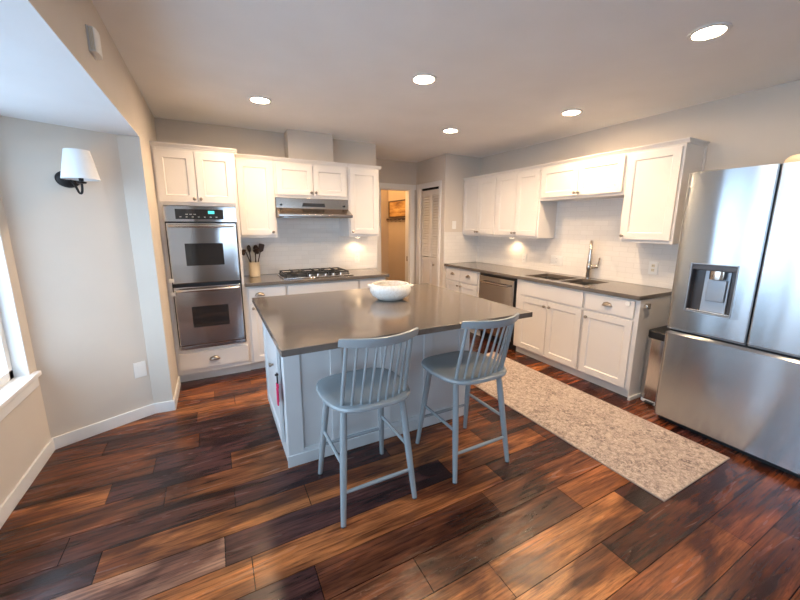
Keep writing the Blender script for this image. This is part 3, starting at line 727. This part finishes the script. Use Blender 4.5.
# trash can
tc = empty('trash_can', (3.30, 1.448, 0), 0, 'slim steel trash can with black lid between worktop and refrigerator', 'trash can')
def rrect(hx, hy, r, n=6):
    P = []
    for sx, sy, a0 in ((1, -1, -PI / 2), (1, 1, 0), (-1, 1, PI / 2), (-1, -1, PI)):
        P += [(sx * (hx - r) + r * math.cos(a0 + PI / 2 * k / n), sy * (hy - r) + r * math.sin(a0 + PI / 2 * k / n)) for k in range(n + 1)]
    return P
MB().prism(rrect(.168, .093, .04), .03, .56).build('can_body', M_steel, tc, smooth=True)
MB().prism(rrect(.172, .098, .042), .561, .625).build('lid', M_black, tc, .008)
MB().prism(rrect(.166, .090, .04), .0, .029).build('base_ring', M_plate, tc, smooth=True)
MB().box(-.200, -.169, -.035, .035, .010, .022).build('pedal', M_black, tc, .003)

# ------------------------------------------------------------------ pantry bifold door
bf = empty('door_1', (2.992, 4.972, .012), RR, kind='structure')
M_louver = painted('louver_door_paint', (.74, .70, .65), .65)
def leaf(x0, x1):
    H = 1.985; st = .034; mb = MB()
    mb.box(x0, x0 + st, 0, .028, 0, H).box(x1 - st, x1, 0, .028, 0, H).box(x0 + st, x1 - st, 0, .028, 0, .12).box(x0 + st, x1 - st, 0, .028, H - .07, H).box(x0 + st, x1 - st, 0, .028, .90, .96)
    mb.box(x0 + st, x1 - st, .010, .018, .12, .90)
    z = .975
    while z < H - .085:
        mb.prism([(.001, z), (.005, z - .004), (.027, z + .028), (.023, z + .032)], x0 + st - .003, x1 - st + .003, 'x'); z += .040
    return mb.build('door_leaf', M_louver, bf, .001)
l1 = leaf(.004, .254); l2 = leaf(.258, .508)
MB().lathe([(0, 0), (.008, 0), (.007, .014), (.016, .022), (.014, .030), (0, .032)], 16, (.395, 0, .855), RX).build('door_knob', M_pewter, l2, smooth=True)
S('trim_6', B(2.995, 3.03, 4.457, 4.978, 2.005, 2.03), M_dark)
# latch plate on the hall doorway jamb
MB().box(2.838, 2.8445, 5.17, 5.20, .88, .96).build('trim_7', M_pewter)['kind'] = 'structure'

# picture in the hall
pf = empty('framed_picture', (2.949, 5.66, 1.60), RR, 'dark framed sepia picture on the hall wall seen through the doorway', 'picture')
W2, H2 = .84, .30
pf.location.y = 6.06
MB().box(0, W2, -.028, -.001, 0, .022).box(0, W2, -.028, -.001, H2 - .022, H2).box(0, .022, -.028, -.001, .022, H2 - .022).box(W2 - .022, W2, -.028, -.001, .022, H2 - .022).build('frame', M_frame, pf, .002)
MB().box(.022, W2 - .022, -.016, -.002, .022, H2 - .022).build('print', M_picture, pf)
MB().box(-.04, W2 + .04, -.05, -.001, -.045, -.012).build('ledge', M_frame, pf, .003)
hk = MB()
for q in range(5): hk.tube([(.10 + q * .16, -.05, -.03), (.10 + q * .16, -.075, -.05), (.10 + q * .16, -.08, -.075), (.10 + q * .16, -.095, -.06)], .005, 8)
hk.build('hooks', M_chrome, pf, smooth=True)

# ------------------------------------------------------------------ island
isl = empty('kitchen_island', (0, 0, 0), 0, 'pale grey kitchen island cabinet under the large quartz top', 'island')
IX0, IX1, IY0, IY1 = .300, 1.665, 2.035, 2.86
MB().box(IX0 + .012, IX1 - .012, IY0 + .012, IY1, .0, .880).build('body', M_isl, isl)
f = MB()   # stool-side face: corner posts, battens and base board
f.box(IX0, IX0 + .095, IY0, IY0 + .012, 0, .880).box(IX1 - .095, IX1, IY0, IY0 + .012, 0, .880)
f.box(IX0 + .095, IX1 - .095, IY0, IY0 + .012, .80, .880)
for a in (.28, .62, .96):
    f.box(IX0 + a, IX0 + a + .075, IY0, IY0 + .012, .10, .80)
f.box(IX0 + .095, IX1 - .095, IY0 - .0, IY0 + .012, 0, .10)
f.build('front_panelling', M_isl, isl, .0025)
MB().box(IX0 - .008, IX1 + .008, IY0 - .010, IY0, 0, .075).build('base_board', M_isl, isl, .003)
# window-side end with its cabinet door
e = MB().box(IX0, IX0 + .012, IY0 + .012, IY0 + .085, 0, .880).box(IX0, IX0 + .012, IY1 - .05, IY1, 0, .880).box(IX0, IX0 + .012, IY0 + .085, IY1 - .05, .83, .880).box(IX0, IX0 + .012, IY0 + .085, IY1 - .05, 0, .09)
e.build('end_frame', M_isl, isl, .0025)
MB().box(IX1 - .012, IX1, IY0 + .012, IY1, 0, .880).build('end_panel', M_isl, isl, .0025)
dmb = shaker(0, .66, 0, .70, .06)
bmesh.ops.transform(dmb.bm, matrix=Matrix.Translation((IX0, IY1 - .06, .11)) @ Matrix.Rotation(RR, 4, 'Z'), verts=dmb.bm.verts)
dd = dmb.build('end_door', M_isl, isl, .0018)
MB().lathe([(0, 0), (.008, 0), (.006, .008), (.0145, .018), (.012, .028), (0, .030)], 16, (IX0 - .02, 2.31, .575), Matrix.Rotation(-PI / 2, 4, 'Y')).build('knob', M_pewter, dd, smooth=True)
MB().box(IX0 - .024, IX0 - .0002, 2.775, 2.79, .22, .27).build('hinge', M_pewter, dd)
o = B(.228, 1.810, 1.584, 2.895, .8805, .914).build('island_worktop', M_quartz, None, .003)
tag(o, 'large taupe quartz island top with the stools tucked under its overhang', 'worktop')
# ribbon hanging on the island end
rb = empty('key_lanyard', (IX0 - .021, 2.105, .585), 0, 'red ribbon lanyard with a black clip hanging on the island end', 'lanyard')
MB().lathe([(0, 0), (.006, 0), (.006, .02), (0, .021)], 12, (0, 0, .0), Matrix.Rotation(-PI / 2, 4, 'Y')).box(-.012, -.004, -.008, .008, -.055, .012).build('clip', M_black, rb, .001)
MB().box(-.015, -.003, -.018, .018, -.082, -.055).box(-.018, -.009, -.024, .004, -.190, -.080).box(-.010, -.003, .0, .026, -.178, -.080).build('ribbon', M_red, rb, .002)

# bowl
bw = empty('serving_bowl', (1.165, 2.385, .9145), 0, 'wide white stoneware bowl with small lug handles on the island', 'bowl')
MB().lathe([(0, 0), (.085, 0), (.096, .004), (.136, .030), (.155, .062), (.157, .082), (.148, .108), (.138, .120), (.130, .119), (.140, .100), (.145, .080), (.142, .062), (.122, .036), (.080, .014), (0, .012)], 48).build('bowl_body', M_bowl, bw, smooth=True)
for s_ in (-1, 1):
    dv = Vector((math.cos(-.42), math.sin(-.42), 0)) * s_; pv = Vector((-dv.y, dv.x, 0))
    pts = [tuple(dv * .142 + pv * -.035 + Vector((0, 0, .102))), tuple(dv * .162 + pv * -.026 + Vector((0, 0, .104))), tuple(dv * .169 + Vector((0, 0, .105))), tuple(dv * .162 + pv * .026 + Vector((0, 0, .104))), tuple(dv * .142 + pv * .035 + Vector((0, 0, .102)))]
    MB().tube(pts, .0075, 10).build('lug_handle', M_bowl, bw, smooth=True)

# ------------------------------------------------------------------ stools (local: front +Y, seat top at SZ)
def make_stool():
    SZ = .615
    r = empty('counter_stool', (0, 0, 0), 0, 'x', 'stool', 'blue-grey spindle-back stools at the island')
    # seat outline
    import bisect
    n = 48; mb = MB(); bm = mb.bm; top = []; rim = []; bot = []
    def outline(a, k=1.0):
        c, s_ = math.cos(a), math.sin(a); e = .58
        x = .238 * math.copysign(abs(c) ** e, c); y = .228 * math.copysign(abs(s_) ** e, s_)
        if y < 0: x *= 1 - .10 * (-y / .228)
        return x * k, y * k
    for k_, z in ((.94, SZ), (.985, SZ - .004), (1.0, SZ - .014), (.985, SZ - .024), (.93, SZ - .030)):
        top.append([bm.verts.new((*outline(2 * PI * i / n, k_), z)) for i in range(n)])
    for A, C in zip(top, top[1:]):
        for i in range(n): bm.faces.new((A[i], C[i], C[(i + 1) % n], A[(i + 1) % n]))
    prev = top[0]     # dished seat
    for k_, dz in ((.75, .004), (.5, .008), (.25, .010)):
        ring = [bm.verts.new((*outline(2 * PI * i / n, k_), SZ - dz)) for i in range(n)]
        for i in range(n): bm.faces.new((prev[i], prev[(i + 1) % n], ring[(i + 1) % n], ring[i]))
        prev = ring
    c0 = bm.verts.new((0, 0, SZ - .0105))
    for i in range(n): bm.faces.new((prev[i], prev[(i + 1) % n], c0))
    bm.faces.new(top[-1])
    mb.build('seat', M_stool, r, smooth=True)
    legs = {}
    for sx in (-1, 1):
        for sy in (-1, 1):
            t = Vector((sx * .160, sy * .135 - (.0 if sy > 0 else .0), SZ - .028)); f_ = Vector((sx * .203, sy * .215, .006))
            legs[(sx, sy)] = (t, f_)
            l = MB().tube([tuple(t.lerp(f_, q)) for q in (0, .25, .6, 1)], [.0165, .0185, .0175, .0135], 16).build('leg', M_stool, r, smooth=True)
            ft = f_ + (f_ - t).normalized() * .006
            MB().tube([tuple(f_ + Vector((0, 0, .004))), (f_.x, f_.y, 0.0)], .0125, 14).build('foot_pad', M_black, l, smooth=True)
    def at(k, z): t, f_ = legs[k]; q = (t.z - z) / (t.z - f_.z); return t.lerp(f_, q)
    for a, b_, z in (((-1, -1), (-1, 1), .300), ((1, -1), (1, 1), .300), ((-1, -1), (1, -1), .168), ((-1, 1), (1, 1), .205)):
        A, Bv = at(a, z), at(b_, z); MB().tube([tuple(A), tuple(A.lerp(Bv, .5)), tuple(Bv)], [.0085, .0105, .0085], 12).build('stretcher', M_stool, r, smooth=True)
    # back: nine spindles fanned into a bowed top rail
    RZ = .930
    for i in range(9):
        u_ = i / 8 * 2 - 1
        bx, by = u_ * .172, -.192 + .045 * u_ * u_
        tx, ty = u_ * .168, -.292 + .066 * u_ * u_
        rad = .0105 if abs(u_) == 1 else .0068
        MB().tube([(bx, by, SZ - .012), ((bx + tx) / 2, (by + ty) / 2 , (SZ + RZ) / 2), (tx, ty, RZ + .012)], [rad * .95, rad, rad * .85], 12).build('spindle', M_stool, r, smooth=True)
    mb = MB(); bm = mb.bm; rings = []; N = 24
    for i in range(N + 1):
        u_ = i / N * 2 - 1; x = u_ * .200; y = -.294 + .074 * u_ * u_; t = Vector((1, .74 * u_, 0)).normalized(); nn = Vector((-t.y, t.x, 0))
        h_ = .024 - .004 * abs(u_) ** 4; th = .0105
        sec = [(-th, -h_), (th, -h_), (th * 1.1, 0), (th * .9, h_ * .85), (0, h_), (-th * .9, h_ * .85), (-th * 1.1, 0)]
        rings.append([bm.verts.new((x + nn.x * a, y + nn.y * a - .30 * b_, RZ + .025 + b_)) for a, b_ in sec])
    for A, C in zip(rings, rings[1:]):
        for i in range(7): bm.faces.new((A[i], A[(i + 1) % 7], C[(i + 1) % 7], C[i]))
    bm.faces.new(rings[0][::-1]); bm.faces.new(rings[-1])
    mb.build('top_rail', M_stool, r, .002, ang=50)
    return r
st = make_stool(); st.location = (.655, 1.675, 0); st['label'] = 'blue-grey spindle-back counter stool nearer the window end of the island'
s2 = copy_tree(st); s2.location = (1.325, 1.665, 0); s2['label'] = 'blue-grey spindle-back counter stool nearer the runner rug'

# ------------------------------------------------------------------ rug
rg = empty('runner_rug', (2.432, 1.90, 0), 0, 'beige distressed runner rug on the dark floor beside the island', 'rug')
o = MB().box(-.385, .385, -1.09, 1.09, .0005, .008).build('pile', M_rug, rg, .002)
MB().box(-.391, -.385, -1.095, 1.095, .0005, .0075).box(.385, .391, -1.095, 1.095, .0005, .0075).box(-.385, .385, -1.095, -1.09, .0005, .0075).box(-.385, .385, 1.09, 1.095, .0005, .0075).build('binding', M_rugedge, rg, .001)

# ------------------------------------------------------------------ wall sconce
pc = on_bay(.51); sc_ = empty('wall_sconce', (pc.x, pc.y, 1.745), ang, 'dark bronze wall sconce with white tapered shade on the bay wall', 'wall lamp')
MB().lathe([(0, .0005), (.062, .0005), (.060, .010), (.050, .018), (.030, .024), (0, .026)], 32, (0, 0, 0), RX, sy=.85).build('backplate', M_bronze, sc_, smooth=True)
arm = bez((0, -.02, -.005), (.005, -.09, -.01), (.02, -.115, -.085), 8) + bez((.02, -.115, -.085), (.034, -.145, -.115), (.035, -.140, -.02), 8)[1:]
MB().tube(arm, .0065, 10).build('arm', M_bronze, sc_, smooth=True)
MB().lathe([(0, -.035), (.022, -.032), (.026, -.022), (.012, -.018), (.012, .03), (0, .03)], 20, (.035, -.140, .0)).build('socket_cup', M_bronze, sc_, smooth=True)
sh = MB().lathe([(.094, 0), (.062, .172), (.0605, .172), (.0925, 0), (.094, 0)], 40, (.035, -.140, -.008)).build('lamp_shade', M_fabric_shade, sc_, smooth=True)
# chime box on the header
cb = empty('door_chime', (XL, 2.115, 2.228), PI / 2, 'small white ribbed door chime box on the wall above the bay opening', 'door chime')
MB().box(-.050, .050, -.004, -.0005, -.050, .050).build('back', M_plate, cb, .001)
m_ = MB().prism([(-.047, -.004), (-.047, -.024), (-.030, -.030), (0, -.033), (.030, -.030), (.047, -.024), (.047, -.004)], -.048, .048)
m_.build('cover', M_plate, cb, .003)
g_ = MB()
for q in range(3): g_.box(-.0495, -.0475, -.010 - q * .005, -.008 - q * .005, -.04, .04)
g_.build('vents', M_almond, cb)
cb.rotation_euler = (0, 0, PI / 2)

# ------------------------------------------------------------------ recessed ceiling lights
DL = [((.43, 3.257), 'recessed ceiling light nearest the oven tower'), ((1.368, 2.272), 'recessed ceiling light above the middle of the island'),
      ((2.309, 3.279), 'recessed ceiling light nearest the hall doorway'), ((2.886, 2.27), 'recessed ceiling light in front of the sink wall cabinets'),
      ((2.342, 1.063), 'recessed ceiling light in front of the refrigerator, the largest in view')]
proto = None
for i, ((x, y), lab) in enumerate(DL):
    if proto is None:
        r = empty('recessed_light', (x, y, ZC), 0, lab, 'ceiling light', 'recessed ceiling lights')
        MB().lathe([(.066, .0), (.090, -.0005), (.088, -.006), (.070, -.009), (.066, -.004), (.066, 0)], 40).build('trim_ring', M_trim, r, smooth=True)
        MB().lathe([(0, -.0015), (.066, -.0015), (.066, -.003), (0, -.004)], 40).build('lens', M_lamp, r, smooth=True)
        l = bpy.data.lights.new('downlight', 'SPOT'); l.energy = 25; l.color = (1, .69, .41); l.spot_size = 2.6; l.spot_blend = .6; l.shadow_soft_size = .07
        o = bpy.data.objects.new('downlight', l); COL.objects.link(o); o.parent = r; o.location = (0, 0, -.02); proto = r
    else:
        r = copy_tree(proto); r.location = (x, y, ZC); r['label'] = lab
# lamp in the hall beyond the doorway (its ceiling fixture is out of view)
hlamp = bpy.data.lights.new('hall_lamp', 'POINT'); hlamp.energy = 15; hlamp.color = (1, .60, .26); hlamp.shadow_soft_size = .1
o = bpy.data.objects.new('hall_lamp', hlamp); COL.objects.link(o); o.location = (2.1, 5.75, 2.2)
